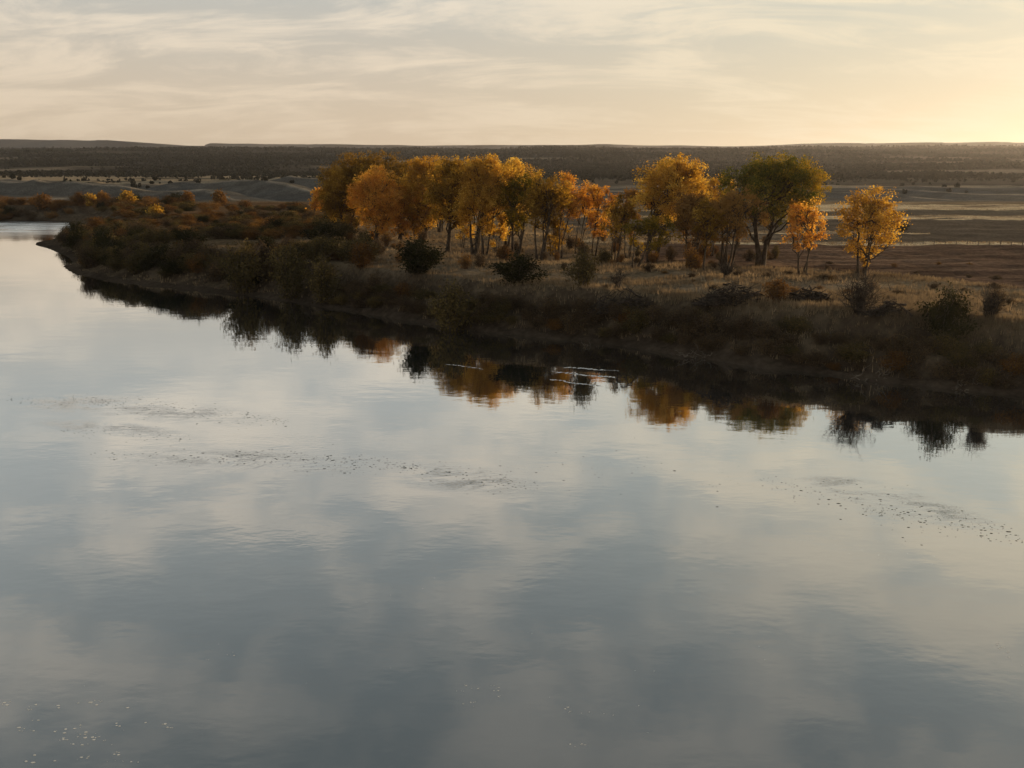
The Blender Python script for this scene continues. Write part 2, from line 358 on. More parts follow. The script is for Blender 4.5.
# bank and mud
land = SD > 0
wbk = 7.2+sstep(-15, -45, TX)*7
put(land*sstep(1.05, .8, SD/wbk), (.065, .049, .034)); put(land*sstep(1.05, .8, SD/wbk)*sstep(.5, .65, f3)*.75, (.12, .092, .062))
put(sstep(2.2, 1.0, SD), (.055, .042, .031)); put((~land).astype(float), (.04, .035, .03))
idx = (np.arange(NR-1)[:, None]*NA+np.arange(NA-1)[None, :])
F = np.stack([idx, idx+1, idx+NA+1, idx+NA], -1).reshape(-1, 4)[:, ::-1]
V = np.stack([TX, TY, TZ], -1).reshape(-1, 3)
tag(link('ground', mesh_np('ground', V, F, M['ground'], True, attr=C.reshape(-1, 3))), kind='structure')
wv = [(-1400, -400, 0), (1400, -400, 0), (1400, 700, 0), (-1400, 700, 0)]
tag(link('water', mesh_np('water', wv, [(0, 1, 2, 3)], M['water'])), kind='structure')
# a riffle: two low standing waves near the bank, 5-7 m long
def wavelet(px0, py0, px1, py1, width, hgt, seed):
    rs = np.random.RandomState(seed); a = np.array(G(px0, py0, 0)); b = np.array(G(px1, py1, 0)); n = 90; mm = 9; V = []
    off = np.cumsum(rs.randn(n))*.035; amp = np.clip(fbm(np.arange(n)*.35, np.zeros(n), seed, 5)*5-2.2, .0, 1)
    dr = (b-a)/np.linalg.norm(b-a); nr = np.array([-dr[1], dr[0]])
    for i in range(n):
        t_ = i/(n-1); e = min(1, 6*t_, 6*(1-t_))
        for j in range(mm):
            s_ = j/(mm-1); p = a+(b-a)*t_+nr*((s_-.5)*width*(.5+.5*amp[i])+off[i])
            V.append((p[0], p[1], .004+hgt*amp[i]*e*math.sin(s_*math.pi)**2-(.01 if j in (0, mm-1) else 0)))
    F = [(i*mm+j, (i+1)*mm+j, (i+1)*mm+j+1, i*mm+j+1) for i in range(n-1) for j in range(mm-1)]
    return mesh_np('water_ripple', V, F, M['water'], True)
for i, a in enumerate([(553, 371.5, 617, 376.5, .7, .05, 3), (563, 367, 619, 371, .6, .045, 8), (550, 379, 604, 385.5, .5, .03, 12), (446, 364, 486, 368, .35, .014, 14)]):
    tag(link('water_ripple', wavelet(*a)), kind='structure')

# far mesas
def mesa(name, prof, dist, depth, base, seed, mat=M['cliff']):
    """prof: (px,row) skyline seen at that distance -> real heights; a plateau with cliff, talus and flat top"""
    xs = np.linspace(prof[0][0], prof[-1][0], 340); rows = np.interp(xs, [p[0] for p in prof], [p[1] for p in prof])
    V = []; secs = [(-900, 0), (-420, .35), (-180, .62), (-60, .86), (0, 1), (depth, 1.0), (depth+400, 0)]
    X = (xs-512)/FPX*dist*cp
    Z = np.array([z_at(rw, dist) for rw in rows])+(fbm(X*.004, X*0, seed, 4)-.5)*7
    for j, (dy, f) in enumerate(secs):
        jit = (fbm(X*.006, X*0+j*3.3, seed+5, 4)-.5)*(260 if j < 5 else 0)
        for i in range(len(xs)):
            V.append((X[i], dist+dy+jit[i], base+(Z[i]-base)*f*(1 if j > 4 else (1-.05*abs(jit[i])/130*(j < 4)))))
    n = len(xs); F = [(j*n+i, j*n+i+1, (j+1)*n+i+1, (j+1)*n+i) for j in range(len(secs)-1) for i in range(n-1)]
    return tag(link(name, mesh_np(name, V, F, mat, False)), kind='structure')
mesa('mesa', [(-700, 141), (-200, 139.5), (0, 138.5), (70, 139.5), (116, 140.6), (138, 145), (200, 146), (240, 147), (300, 152)], 3900, 900, 40, 3)
mesa('mesa', [(196, 152), (205, 149), (208, 144), (212, 143.2), (290, 144), (420, 145.5), (560, 145), (700, 146.5), (900, 146), (1200, 145), (1500, 146)], 5200, 900, 40, 9)
mesa('mesa', [(350, 152), (440, 147), (520, 146), (600, 144.2), (660, 145.4), (720, 146.5), (800, 144), (880, 142.6), (1024, 142.2), (1300, 141), (1700, 144)], 4500, 900, 40, 15)

# ------------------------------------------------------------ trees
def crown_mesh(name, lobes, rs, per, leaf, mat, clump=.45, base_tint=.5):
    cs = []; ti = []
    for (c, rr, sx) in lobes:
        n = max(5, int(per*(rr/1.15)**2))
        d = rs.randn(n, 3); d /= np.linalg.norm(d, axis=1)[:, None]
        p = c+d*rr*(rs.rand(n, 1)**.4)*np.array([sx, sx, 1.25])
        tt = base_tint+rs.randn()*.2+(c[0]*.05 if 'green' in mat.name else 0)
        for q in p:
            k = rs.randint(24, 52); cl = (.13+.16*rs.rand())*(1.0+.3*rr)*(1 if leaf < .4 else 2.2)
            pts = q+rs.randn(k, 3)*cl*np.array([1, 1, .8])
            cs.append(pts); ti.append(np.clip(tt+rs.randn()*.12+rs.randn(k)*.14, 0, 1))
    cs = np.concatenate(cs); ti = np.concatenate(ti)
    V, F, T = leaves(cs, leaf*(.6+.8*rs.rand(len(cs))), rs, ti)
    return mesh_np(name, V, F, mat, tint=T)
def make_tree(label, px, py, top, xl, xr, cbot, pal, seed, stems=1, thick=.32, sparse=1.0, lean=0, cat='tree', group='cottonwoods in the riverside grove', lobes=None, dense=12, leaf=.20, name='cottonwood_tree', tint=.5):
    rs = np.random.RandomState(seed); P = on_ground(px, py)
    mpp = (P[1]*cp+(CAMH-P[2])*sp)/FPX; ht = z_at(top, P[1])-P[2]; cb = z_at(cbot+4, P[1])-P[2]
    zm = P[2]+(ht+cb)/2; mpp = (P[1]*cp+(CAMH-zm)*sp)/FPX
    cxo = ((xl+xr)/2-512)*mpp-P[0]; rx = (xr-xl)/2*mpp*(1.12 if px < 600 and group.startswith('cotton') else 1.0); ry = rx*.85; cz = (ht+cb)/2; rz = (ht-cb)/2
    root = tag(empty(name, P), label, cat, group)
    L_ = []; lr = min(rx, rz)
    n = lobes or int(np.clip(rx*rz*2.1, 16, 75))
    for i in range(n):
        for _ in range(60):
            d = rs.randn(3); d /= np.linalg.norm(d)
            if rs.rand() < .25+.75*(d[2]*.5+.5): break
        r0 = (lr*(.15+.17*rs.rand()) if not lobes else lr*(.35+.15*rs.rand())); k = .3+.72*rs.rand()**.45
        c = np.array([cxo+d[0]*(rx-r0*.9)*k, d[1]*(ry-r0*.9)*k, cz+d[2]*(rz-r0*.95)*k])
        # taper the lower crown inward
        f = (c[2]-cb)/(ht-cb); c[0] = cxo*(.5+.5*min(1, f*1.6))+(c[0]-cxo)*(.72+.28*min(1, f*2.2)); L_.append((c, r0, 1.0+.2*rs.rand()))
    T = Tubes(); tips = []
    for s in range(stems):
        a = s*2.4+rs.rand(); sprd = (.0 if stems == 1 else .35+.25*rs.rand()*stems*.5)
        b0 = np.array([math.cos(a)*sprd*.6, math.sin(a)*sprd*.6, -.25])
        e = np.array([cxo*.6+lean+math.cos(a)*rx*(.35 if stems > 1 else .1), math.sin(a)*ry*(.35 if stems > 1 else .1), cb+(ht-cb)*(.55+.25*rs.rand())])
        th = thick*(1 if stems == 1 else .62*(.7+.5*rs.rand()))
        m_ = 8; p = wob(b0, e, m_, .07, rs); tt = np.linspace(0, 1, m_); p[:, 0] += -.3*lean*np.sin(tt*math.pi)
        rr = th*(1-.8*tt); rr[0] *= 1.5; T.add(p, rr, 7); tips.append((p, rr))
    for (c, r0, _) in L_:
        p, rr = tips[rs.randint(len(tips))]
        ok = [i for i in range(1, len(p)-1) if p[i][2] < c[2]-.3] or [1]
        i = ok[-1] if rs.rand() < .5 else ok[rs.randint(max(0, len(ok)-3), len(ok))]
        q = wob(p[i], c, 6, .18, rs, sag=.3*rs.randn()); T.add(q, np.linspace(rr[i]*.6, .03, 6), 5)
        for _ in range(4):
            e = c+rs.randn(3)*r0*.6; T.add(wob(q[3], e, 4, .1, rs), np.linspace(.05, .012, 4), 3)
    link('trunk', T.mesh('trunk', M['bark']), root)
    link('crown', crown_mesh('crown', L_, rs, dense*sparse, leaf, M[pal], base_tint=tint), root)
    return root
TREES = [
 # label, px, py, top, xl, xr, cbot, palette, seed, kwargs
 ('broad dark amber cottonwood at the left end of the grove', 346, 232, 153, 317, 388, 229, 'amber', 1, dict(stems=2, thick=.4, tint=.35)),
 ('amber cottonwood with a flat dark top behind the bright orange tree', 384, 230, 151, 342, 424, 226, 'amber', 2, dict(stems=2, tint=.2)),
 ('bright orange cottonwood leafy to the ground at the left front of the grove', 376, 240, 166, 349, 403, 237, 'orange', 3, dict(tint=.8, dense=10)),
 ('low orange cottonwood just right of the bright orange one', 400, 240, 178, 384, 420, 238, 'orange', 33, dict(tint=.6)),
 ('tall gold cottonwood left of the single bare trunk', 425, 240, 153, 396, 455, 232, 'gold', 4, dict(tint=.3)),
 ('small leafy gold cottonwood at the left foot of the single bare trunk', 416, 240, 196, 402, 438, 238, 'gold', 36, dict(thick=.12, stems=2, tint=.4)),
 ('low gold saplings clumped right of the single bare trunk', 462, 248, 206, 452, 474, 246, 'gold', 37, dict(thick=.1, stems=4, tint=.6)),
 ('low yellow saplings under the highest crown of the left grove', 496, 252, 208, 486, 510, 250, 'gold', 38, dict(thick=.1, stems=4, tint=.7)),
 ('brown gold saplings between the olive trees and thin orange ones', 553, 256, 206, 540, 568, 254, 'amber', 39, dict(thick=.1, stems=4, tint=.3)),
 ('slim amber cottonwood filling the back of the left grove', 440, 232, 158, 420, 462, 226, 'amber', 34, dict(tint=.5, stems=3)),
 ('cottonwood with a single forked dark trunk standing clear', 448, 252, 154, 424, 482, 226, 'amber', 5, dict(thick=.34, tint=.6)),
 ('gold cottonwood with several leaning stems in the middle of the left grove', 474, 255, 153, 452, 508, 228, 'gold', 6, dict(stems=4, tint=.35)),
 ('gold cottonwood with upright twin stems and the highest crown of the left grove', 484, 256, 151, 472, 522, 232, 'gold', 7, dict(stems=2, tint=.45)),
 ('round topped gold cottonwood above the olive tree', 507, 248, 156, 488, 540, 226, 'gold', 8, dict(stems=2, tint=.55)),
 ('dark olive cottonwood with two straight trunks', 516, 257, 172, 494, 552, 228, 'olive', 9, dict(stems=3, thick=.36)),
 ('olive amber cottonwood with thin trunks right of the darkest olive one', 540, 260, 169, 520, 574, 232, 'amber', 10, dict(stems=4, tint=.2)),
 ('thin orange cottonwood leaning right with a small top', 560, 258, 171, 551, 584, 226, 'orange', 11, dict(stems=2, thick=.18, lean=1.0)),
 ('thin orange cottonwood with a narrow pointed top', 578, 254, 177, 570, 602, 228, 'orange', 12, dict(stems=3, thick=.18, lean=1.0, sparse=.8)),
 ('orange cottonwood with see-through crown at the right end of the left grove', 594, 256, 176, 586, 619, 236, 'orange', 13, dict(stems=3, sparse=.7, thick=.18, lean=1.2)),
 ('sparse brown cottonwood filling the gap in the grove', 615, 262, 190, 598, 640, 240, 'amber', 14, dict(stems=4, sparse=.6, thick=.16, tint=.3)),
 ('thin brown gold cottonwood just left of the great gold one', 628, 258, 182, 612, 642, 236, 'rust', 40, dict(stems=3, sparse=.8, thick=.15, tint=.9)),
 ('great gold cottonwood with a dark crooked limb across its crown', 652, 262, 153, 624, 717, 226, 'gold', 15, dict(stems=2, thick=.5, lean=2.0, tint=.5)),
 ('short olive cottonwood in front of the great gold one', 634, 268, 212, 618, 688, 254, 'olive', 16, dict(stems=3, thick=.22, tint=.7)),
 ('orange brown cottonwood under the great gold crown', 690, 268, 190, 664, 730, 250, 'rust', 17, dict(stems=4, thick=.2, tint=.85)),
 ('slender amber cottonwood on one thin straight trunk', 704, 272, 196, 686, 726, 250, 'amber', 18, dict(thick=.14, sparse=.7)),
 ('gold cottonwood at the back between the great gold and the green one', 712, 256, 168, 696, 738, 240, 'gold', 35, dict(thick=.2, stems=2)),
 ('fan shaped sparse rust cottonwood with many thin stems', 727, 272, 185, 700, 774, 246, 'rust', 19, dict(stems=7, thick=.24, sparse=.8, tint=.85)),
 ('largest cottonwood, green turning yellow on a thick dark leaning trunk', 761, 266, 150, 715, 828, 230, 'green', 20, dict(stems=2, thick=.75, lean=.8, tint=.47)),
 ('small orange cottonwood under the right side of the green one', 802, 274, 197, 780, 828, 260, 'orange', 21, dict(stems=3, thick=.18, tint=.75)),
 ('golden cottonwood standing alone at the right of the grove', 862, 276, 182, 832, 904, 268, 'gold', 22, dict(stems=3, thick=.24, tint=.5, dense=8)),
]
for (lab, px, py, top, xl, xr, cb, pal, seed, kw) in TREES:
    make_tree(lab, px, py, top, xl, xr, cb, pal, seed, **kw)
for (lab, px, py, top, xl, xr, cb, pal, seed) in [
 ('small pale gold tree below the grey slopes, leftmost of three', 91, 206, 194, 87, 95, 205, 'amber', 51),
 ('small dull olive tree below the grey slopes between two gold ones', 103, 207, 193, 99, 108, 206, 'rust', 52),
 ('round bright gold tree below the grey slopes', 128, 206, 191, 123, 134, 205, 'amber', 53),
 ('small round orange tree alone under the grey slopes', 188, 206, 191, 184, 193, 205, 'w_orange', 54),
 ('wide orange tree under the grey slopes, right of the small round one', 219, 206, 191, 211, 227, 205, 'rust', 55),
 ('tall rust tree rising above the far willows at the left edge', 44, 206, 195, 37, 51, 205, 'w_orange', 56),
 ('low yellow tree shining among the brown flood plain brush', 156, 216, 206, 151, 161, 215, 'amber', 57),
 ('small orange tree left of the grove foot', 313, 218, 189, 314, 324, 205, 'orange', 58)]:
    make_tree(lab, px, py, top, xl, xr, cb, pal, seed, thick=.16, group='lone trees on the far flood plain', lobes=12, dense=3, leaf=.55, name='broadleaf_tree', tint=.65)

# ------------------------------------------------------------ shrubs
def shrub_mesh(kind, seed, w=1.0, h=1.0, n=1500, leaf=.11):
    """unit shrub: 2 m wide, 2 m high, fan of stems and leaves"""
    rs = np.random.RandomState(seed); T = Tubes(); cs = []; ti = []
    ns = 24; ph = rs.rand(3)*6.283
    for s in range(ns):
        a = rs.rand()*6.283; rr = rs.rand()**.6*(.78+.22*math.sin(2*a+ph[0])+.16*math.sin(5*a+ph[1])); e = np.array([math.cos(a)*rr*w*1.1, math.sin(a)*rr*w*.95, h*(1.9-.8*rr**2)*(.5+.6*rs.rand())])
        b0 = np.array([math.cos(a)*.18*rr, math.sin(a)*.18*rr, -.1]); p = wob(b0, e, 6, .06, rs, sag=.15)
        T.add(p, np.linspace(.03, .006, 6), 3)
        for _ in range(3):
            i = rs.randint(2, 5); T.add(wob(p[i], p[i]+np.array([rs.randn()*.25, rs.randn()*.25, .3+.3*rs.rand()]), 3, .03, rs), np.linspace(.014, .004, 3), 3)
        k = n//ns; tpar = rs.rand(k)**.55*1.0; f = tpar*5; i0 = np.minimum(f.astype(int), 4); fr = (f-i0)[:, None]
        q = p[i0]*(1-fr)+p[i0+1]*fr+rs.randn(k, 3)*np.array([.17, .17, .14])
        q[:, 2] = np.abs(q[:, 2]); cs.append(q); ti.append(np.clip(.5+rs.randn()*.18+rs.randn(k)*.15, 0, 1))
    cs = np.concatenate(cs); ti = np.concatenate(ti)
    V, F, Ti = leaves(cs, leaf*(.6+.8*rs.rand(len(cs))), rs, ti, .6)
    return mesh_np('foliage', V, F, M[kind], tint=Ti), T.mesh('stems', M['twig'])
SHR = {k: [shrub_mesh(k, 100+i*7+j, n=nn) for i in range(3)] for j, (k, nn) in enumerate((('w_orange', 3000), ('w_olive', 3200), ('w_brown', 2200), ('w_dark', 5200), ('rust', 1700), ('juniper', 3500)))}
used_proto = {}
def shrub(kind, P, w, h, label, cat, group, name, parts=True, rs=random):
    i = rs.randrange(3); f, s = SHR[kind][i]
    if parts:
        root = empty(name, P); root.scale = (w/2, w/2*rs.uniform(.85, 1.1), h/2); root.rotation_euler = (0, 0, rs.uniform(0, 6.28))
        link('foliage', f, root); link('stems', s, root)
    else:
        root = link(name, f, None, P); root.scale = (w/2, w/2, h/2); root.rotation_euler = (0, 0, rs.uniform(0, 6.28))
    return tag(root, label, cat, group)
def gz(x, y): return float(H(np.array([x]), np.array([y]))[0])
# named shrubs on the terrace: px range, base row, top row
for (lab, kind, xl, xr, py, top) in [
 ('large dark green shrub in front of the left grove', 'w_dark', 392, 444, 278, 238),
 ('dark green shrub with a paler crown below the olive trees', 'w_dark', 492, 541, 290, 254),
 ('large olive willow swelling over the water left of the grove', 'w_olive', 222, 268, 292, 240),
 ('large tawny willow on the bank left of the dark green shrub', 'w_olive', 268, 316, 298, 248),
 ('tawny olive willow on the bank beside the large tawny one', 'w_olive', 304, 346, 302, 256),
 ('olive shrub right of the two dark green shrubs', 'w_olive', 566, 600, 287, 249),
 ('small rounded dark shrub at the left foot of the grove', 'w_dark', 304, 340, 246, 222),
 ('dark green shrub on the bank edge at the right', 'w_dark', 922, 968, 322, 289),
 ('low dark shrub under the orange tree', 'w_dark', 355, 376, 249, 231),
 ('bright yellow tipped willow on the bank below the dark green shrub', 'w_olive', 425, 478, 318, 280),
 ('tawny shrub between the two brush piles', 'w_orange', 760, 793, 308, 279),
 ('brown low shrub on the pale grass behind the brush pile', 'w_brown', 812, 832, 281, 273),
 ('dark round bush on the pasture left of the pale strips', 'juniper', 893, 911, 231, 223),
 ('dull brown shrub beside the bare leaning one', 'w_brown', 985, 1004, 318, 286)]:
    P = on_ground((xl+xr)/2, py); mpp = (P[1]*cp+(CAMH-P[2])*sp)/FPX
    shrub(kind, P, (xr-xl)*mpp*1.0, z_at(top, P[1])-P[2], lab, 'shrub', 'shrubs scattered on the terrace' if kind != 'juniper' else None, 'shrub')
# willows along the bank of the wooded spit: thick on the left, thinner to the right
rg = random.Random(5)
def proj(P):
    y = P[1]*cp-(P[2]-CAMH)*sp; v = P[1]*sp+(P[2]-CAMH)*cp
    return 512+FPX*P[0]/y, 384-FPX*v/y
CUM = np.concatenate([[0], np.cumsum(np.hypot(*np.diff(SH, axis=0).T))])
SHX = np.array([p[0] for p in shore_px])
ORD = ['leftmost', 'second from the left', 'third from the left', 'fourth from the left', 'fifth from the left', 'sixth from the left', 'seventh from the left', 'eighth from the left', 'ninth from the left', 'tenth from the left', 'eleventh from the left', 'twelfth from the left', 'thirteenth from the left']
made = []
def scatter(n, sample, kinds, wr, hr, mind, where, cat, group, name, parts=True, tries=60):
    pts = []; c = 0
    for _ in range(n*tries):
        if c >= n: break
        x, y = sample(); z = gz(x, y)
        if z < .2: continue
        w = rg.uniform(*wr)
        if any((x-a)**2+(y-b)**2 < (mind*(w+ww)/2)**2 for a, b, ww in pts): continue
        pts.append((x, y, w)); kd, lb = rg.choices(kinds, [k[2] for k in kinds])[0][:2]; c += 1
        hh = rg.uniform(*hr)*w/((wr[0]+wr[1])/2); P = (x, y, z-.1); px, py = proj(P)
        size = 'large' if w > wr[0]+(wr[1]-wr[0])*.6 else ('small' if w < wr[0]+(wr[1]-wr[0])*.3 else 'middling')
        o = shrub(kd, P, w, hh, size+' '+lb+' '+where(px, py, x, y), cat, group, name, parts, rg); made.append((px, o))
    return c
def along(i0, i1, d0, d1):
    """a point on land between d0 and d1 metres from the shoreline, between two shoreline vertices"""
    def f():
        while True:
            s = rg.uniform(CUM[i0], CUM[i1]); i = int(np.searchsorted(CUM, s)-1); q = (s-CUM[i])/(CUM[i+1]-CUM[i]); p = SH[i]+(SH[i+1]-SH[i])*q
            a = rg.uniform(0, 6.283); d = rg.uniform(d0, d1); x, y = p[0]+math.cos(a)*d, p[1]+math.sin(a)*d
            if d0 <= float(sdist(np.array([x]), np.array([y]))[0]) <= d1: return x, y
    return f
def rows(pxr, pyr, z, smin=0):
    def f():
        while True:
            x, y = G(rg.uniform(*pxr), rg.uniform(*pyr), z)
            if float(sdist(np.array([x]), np.array([y]))[0]) >= smin: return x, y
    return f
def near_tag(px, marks):
    for lim, txt in marks:
        if px < lim: return txt
    return marks[-1][1]
BANK = [(400, 'left of the dark green shrub'), (480, 'below the large dark green shrub'), (560, 'below the paler topped dark shrub'), (660, 'below the long line of dead branches'), (770, 'below the large brush pile'), (835, 'below the second brush pile'), (905, 'near the bare grey shrub'), (975, 'below the bank edge green shrub'), (9999, 'at the right edge of the bank')]
LEFT = [(110, 'beside the gravel tip of the spit'), (160, 'just right of the gravel tip'), (215, 'at the middle of the spit'), (270, 'where the spit meets the terrace'), (9999, 'left of the grove')]
def hgt(x, y, lo, hi):
    d = float(sdist(np.array([x]), np.array([y]))[0]); return 'at the waterline' if d < lo else ('on the bank top' if d > hi else 'halfway up')
I = lambda v: int(np.argmin(abs(SHX-v)))
K = lambda *a: a
KL = [K('w_olive', 'olive willow', 5), K('w_brown', 'brown half bare willow', 3), K('w_dark', 'dark green willow', 2), K('w_orange', 'rusty willow', 1)]
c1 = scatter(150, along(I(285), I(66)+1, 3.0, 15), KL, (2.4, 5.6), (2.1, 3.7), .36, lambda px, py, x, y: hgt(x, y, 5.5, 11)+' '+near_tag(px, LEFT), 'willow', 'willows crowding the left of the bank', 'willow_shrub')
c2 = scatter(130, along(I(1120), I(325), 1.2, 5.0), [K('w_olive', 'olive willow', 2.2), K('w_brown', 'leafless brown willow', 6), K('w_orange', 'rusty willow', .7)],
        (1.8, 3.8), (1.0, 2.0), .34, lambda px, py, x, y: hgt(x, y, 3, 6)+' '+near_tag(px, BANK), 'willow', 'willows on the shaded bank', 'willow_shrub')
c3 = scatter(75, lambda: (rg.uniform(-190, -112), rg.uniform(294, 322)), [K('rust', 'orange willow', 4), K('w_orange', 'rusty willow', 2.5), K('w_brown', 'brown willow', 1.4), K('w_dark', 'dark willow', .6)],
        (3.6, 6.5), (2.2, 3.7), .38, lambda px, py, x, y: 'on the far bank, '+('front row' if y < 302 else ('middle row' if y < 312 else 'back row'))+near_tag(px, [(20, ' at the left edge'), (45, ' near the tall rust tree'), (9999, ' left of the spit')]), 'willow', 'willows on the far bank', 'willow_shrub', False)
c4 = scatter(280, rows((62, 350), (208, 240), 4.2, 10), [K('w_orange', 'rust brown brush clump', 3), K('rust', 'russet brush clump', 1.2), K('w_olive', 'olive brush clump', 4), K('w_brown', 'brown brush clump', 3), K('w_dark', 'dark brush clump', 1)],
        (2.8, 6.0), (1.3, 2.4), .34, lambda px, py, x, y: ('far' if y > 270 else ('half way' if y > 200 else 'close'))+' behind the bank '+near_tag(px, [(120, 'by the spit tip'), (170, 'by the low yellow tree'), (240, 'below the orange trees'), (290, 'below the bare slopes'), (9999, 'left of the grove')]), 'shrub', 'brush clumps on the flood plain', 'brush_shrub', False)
c5 = scatter(70, rows((560, 1070), (262, 312), 4.5, 7.5), [K('w_brown', 'brown sage tuft', 5), K('rust', 'russet tuft', 2)],
        (.8, 1.8), (.4, .8), .6, lambda px, py, x, y: 'in the dry grass '+near_tag(px, [(700, 'left of the large brush pile'), (835, 'around the brush piles'), (925, 'around the bare grey shrub'), (9999, 'near the bank edge green shrub')]), 'shrub', 'low tufts in the terrace grass', 'sage_shrub', True)
c6 = scatter(62, rows((330, 800), (238, 272), 4.5, 7.5), [K('w_brown', 'brown undergrowth bush', 3), K('w_olive', 'olive undergrowth bush', 2), K('rust', 'russet sapling bush', 3), K('w_orange', 'orange sapling bush', 2)],
        (1.0, 2.8), (1.2, 2.5), .45, lambda px, py, x, y: 'under the '+near_tag(px, [(420, 'orange end of the grove'), (500, 'gold middle of the left grove'), (560, 'olive trees'), (625, 'thin orange trees'), (715, 'great gold cottonwood'), (9999, 'green cottonwood')]), 'shrub', 'undergrowth below the grove', 'undergrowth_shrub', True)
def settle_labels(lst):
    """copies that still read alike are told apart by their order from left to right, where that is few enough to count"""
    g = {}
    for px, o in lst: g.setdefault(o['label'], []).append((px, o))
    for lb, v in g.items():
        v.sort(key=lambda a: a[0])
        if 1 < len(v) <= 13:
            for k, (px, o) in enumerate(v):
                w = (ORD[k] if k < len(v)-1 or k == 0 else 'rightmost')+' '+lb
                if len(w.split()) <= 16: o['label'] = w
settle_labels(made)
print('scatter', c1, c2, c3, c4, c5, c6)

# dead bare shrubs and brush piles
def bare_shrub(lab, px, py, top, wpx, seed, mat='dead', n=26):
    rs = np.random.RandomState(seed); P = on_ground(px, py); mpp = (P[1]*cp+(CAMH-P[2])*sp)/FPX; w = wpx*mpp/2; h = z_at(top, P[1])-P[2]; T = Tubes()
    for s in range(n):
        a = rs.rand()*6.28; q = rs.rand()**.7
        e = np.array([math.cos(a)*q*w, math.sin(a)*q*w*.8, h*(1-.45*q)*(.6+.4*rs.rand())]); p = wob((rs.randn()*.1, rs.randn()*.1, -.1), e, 7, .09*h/2, rs, sag=.2)
        T.add(p, np.linspace(.06, .012, 7), 4)
        for _ in range(7):
            i = rs.randint(2, 6); dd = rs.randn(3)*.35*h/2; dd[2] = abs(dd[2])+.1; T.add(wob(p[i], p[i]+dd, 4, .04, rs), np.linspace(.025, .006, 4), 3)
    root = tag(empty('dead_shrub', P), lab, 'shrub', 'bare dead shrubs'); link('branches', T.mesh('branches', M[mat]), root); return root
bare_shrub('bare grey dead shrub on the bank edge below the lone golden tree', 860, 313, 266, 60, 3, n=48)
bare_shrub('bare leaning shrub near the right edge of the terrace', 988, 318, 283, 32, 4)
bare_shrub('bare thin shrub behind the large brush pile', 726, 278, 258, 24, 5)
bare_shrub('bare crooked snag shrub below the gap in the grove', 617, 289, 262, 18, 6, n=9)
def brush_pile(lab, xl, xr, py, top, seed, n=150):
    rs = np.random.RandomState(seed); P = on_ground((xl+xr)/2, py); mpp = (P[1]*cp+(CAMH-P[2])*sp)/FPX; w = (xr-xl)*mpp/2; h = z_at(top, P[1])-P[2]; T = Tubes()
    for s in range(n):
        c = np.array([rs.uniform(-1, 1), rs.uniform(-.6, .6)*.8, 0]); hh = h*(1-c[0]**2)*(.35+.65*rs.rand()); c[0] *= w; c[1] *= w*.5
        l = rs.uniform(.6, 2.4); a = rs.rand()*6.28; d = np.array([math.cos(a), math.sin(a)*.7, rs.uniform(-.3, .75)])*l/2
        m_ = c+np.array([0, 0, hh*rs.rand()]); p = wob(m_-d, m_+d, 5, .1, rs); p[:, 2] = np.maximum(p[:, 2], -.05); T.add(p, np.linspace(rs.uniform(.05, .13), .02, 5), 5)
    root = tag(empty('brush_pile', P), lab, 'brush pile', 'piles of dead branches'); link('branches', T.mesh('branches', M['dead']), root)
brush_pile('large pile of dead branches on pale grass left of the tawny shrub', 700, 768, 303, 280, 1, 220)
brush_pile('dark pile of dead branches right of the tawny shrub', 784, 832, 303, 286, 2, 180)
brush_pile('long low line of dead branches along the terrace edge', 588, 668, 299, 288, 3, 200)
brush_pile('sprawling dead branches under the bare grey shrub', 868, 905, 314, 300, 4, 90)
def driftwood(px, py, wpx, seed, lab):
    rs = np.random.RandomState(seed); P = on_ground(px, py); mpp = (P[1]*cp+(CAMH-P[2])*sp)/FPX; w = wpx*mpp/2; T = Tubes()
    for s in range(9):
        a = np.array([rs.uniform(-w, w), rs.uniform(-.3, .6), rs.uniform(.0, .5)]); b = a+np.array([rs.uniform(-1.3, 1.3), rs.uniform(-.8, .2), rs.uniform(-.4, 1.3)])
        T.add(wob(a, b, 6, .1, rs), np.linspace(.05, .015, 6), 5)
    root = tag(empty('driftwood', P), lab, 'driftwood', 'bleached roots at the foot of the bank'); link('branches', T.mesh('branches', M['pale']), root)
driftwood(873, 378, 30, 1, 'pale bleached roots at the waterline right of centre')
driftwood(790, 352, 24, 2, 'pale dead stems leaning on the dark bank')
driftwood(822, 356, 16, 5, 'short pale dead stems on the bank, right of the leaning ones')
driftwood(588, 334, 30, 3, 'grey driftwood caught on the bank below the dark shrubs')
driftwood(700, 346, 26, 7, 'thin grey dead stems on the bank below the large brush pile')
driftwood(905, 366, 30, 8, 'tangle of grey roots halfway up the bank at the right')
driftwood(470, 318, 24, 9, 'short grey dead stems on the bank below the yellow tipped willow')
driftwood(965, 386, 22, 4, 'pale roots near the right edge of the waterline')

# fence along the far edge of the ploughed field
fr = empty('wire_fence', on_ground(960, 246)); tag(fr, 'thin wire fence on dark posts along the far side of the ploughed field', 'fence')
pts = [on_ground(890+i*11, 243.5+i*.28) for i in range(16)]; o0 = np.array(fr.location)
pm = Tubes(); pm.add([(0, 0, -.3), (0, 0, .5), (.02, 0, 1.0)], [.05, .045, .04], 6); pm = pm.mesh('post', M['post'])
for p in pts: link('post', pm, fr, p-o0)
T = Tubes()
for hz in (.4, .65, .9):
    for a, b in zip(pts[:-1], pts[1:]): T.add([a-o0+(0, 0, hz), (a+b)/2-o0+(0, 0, hz-.03), b-o0+(0, 0, hz)], [.006]*3, 3)
link('wire', T.mesh('wire', M['post']), fr)

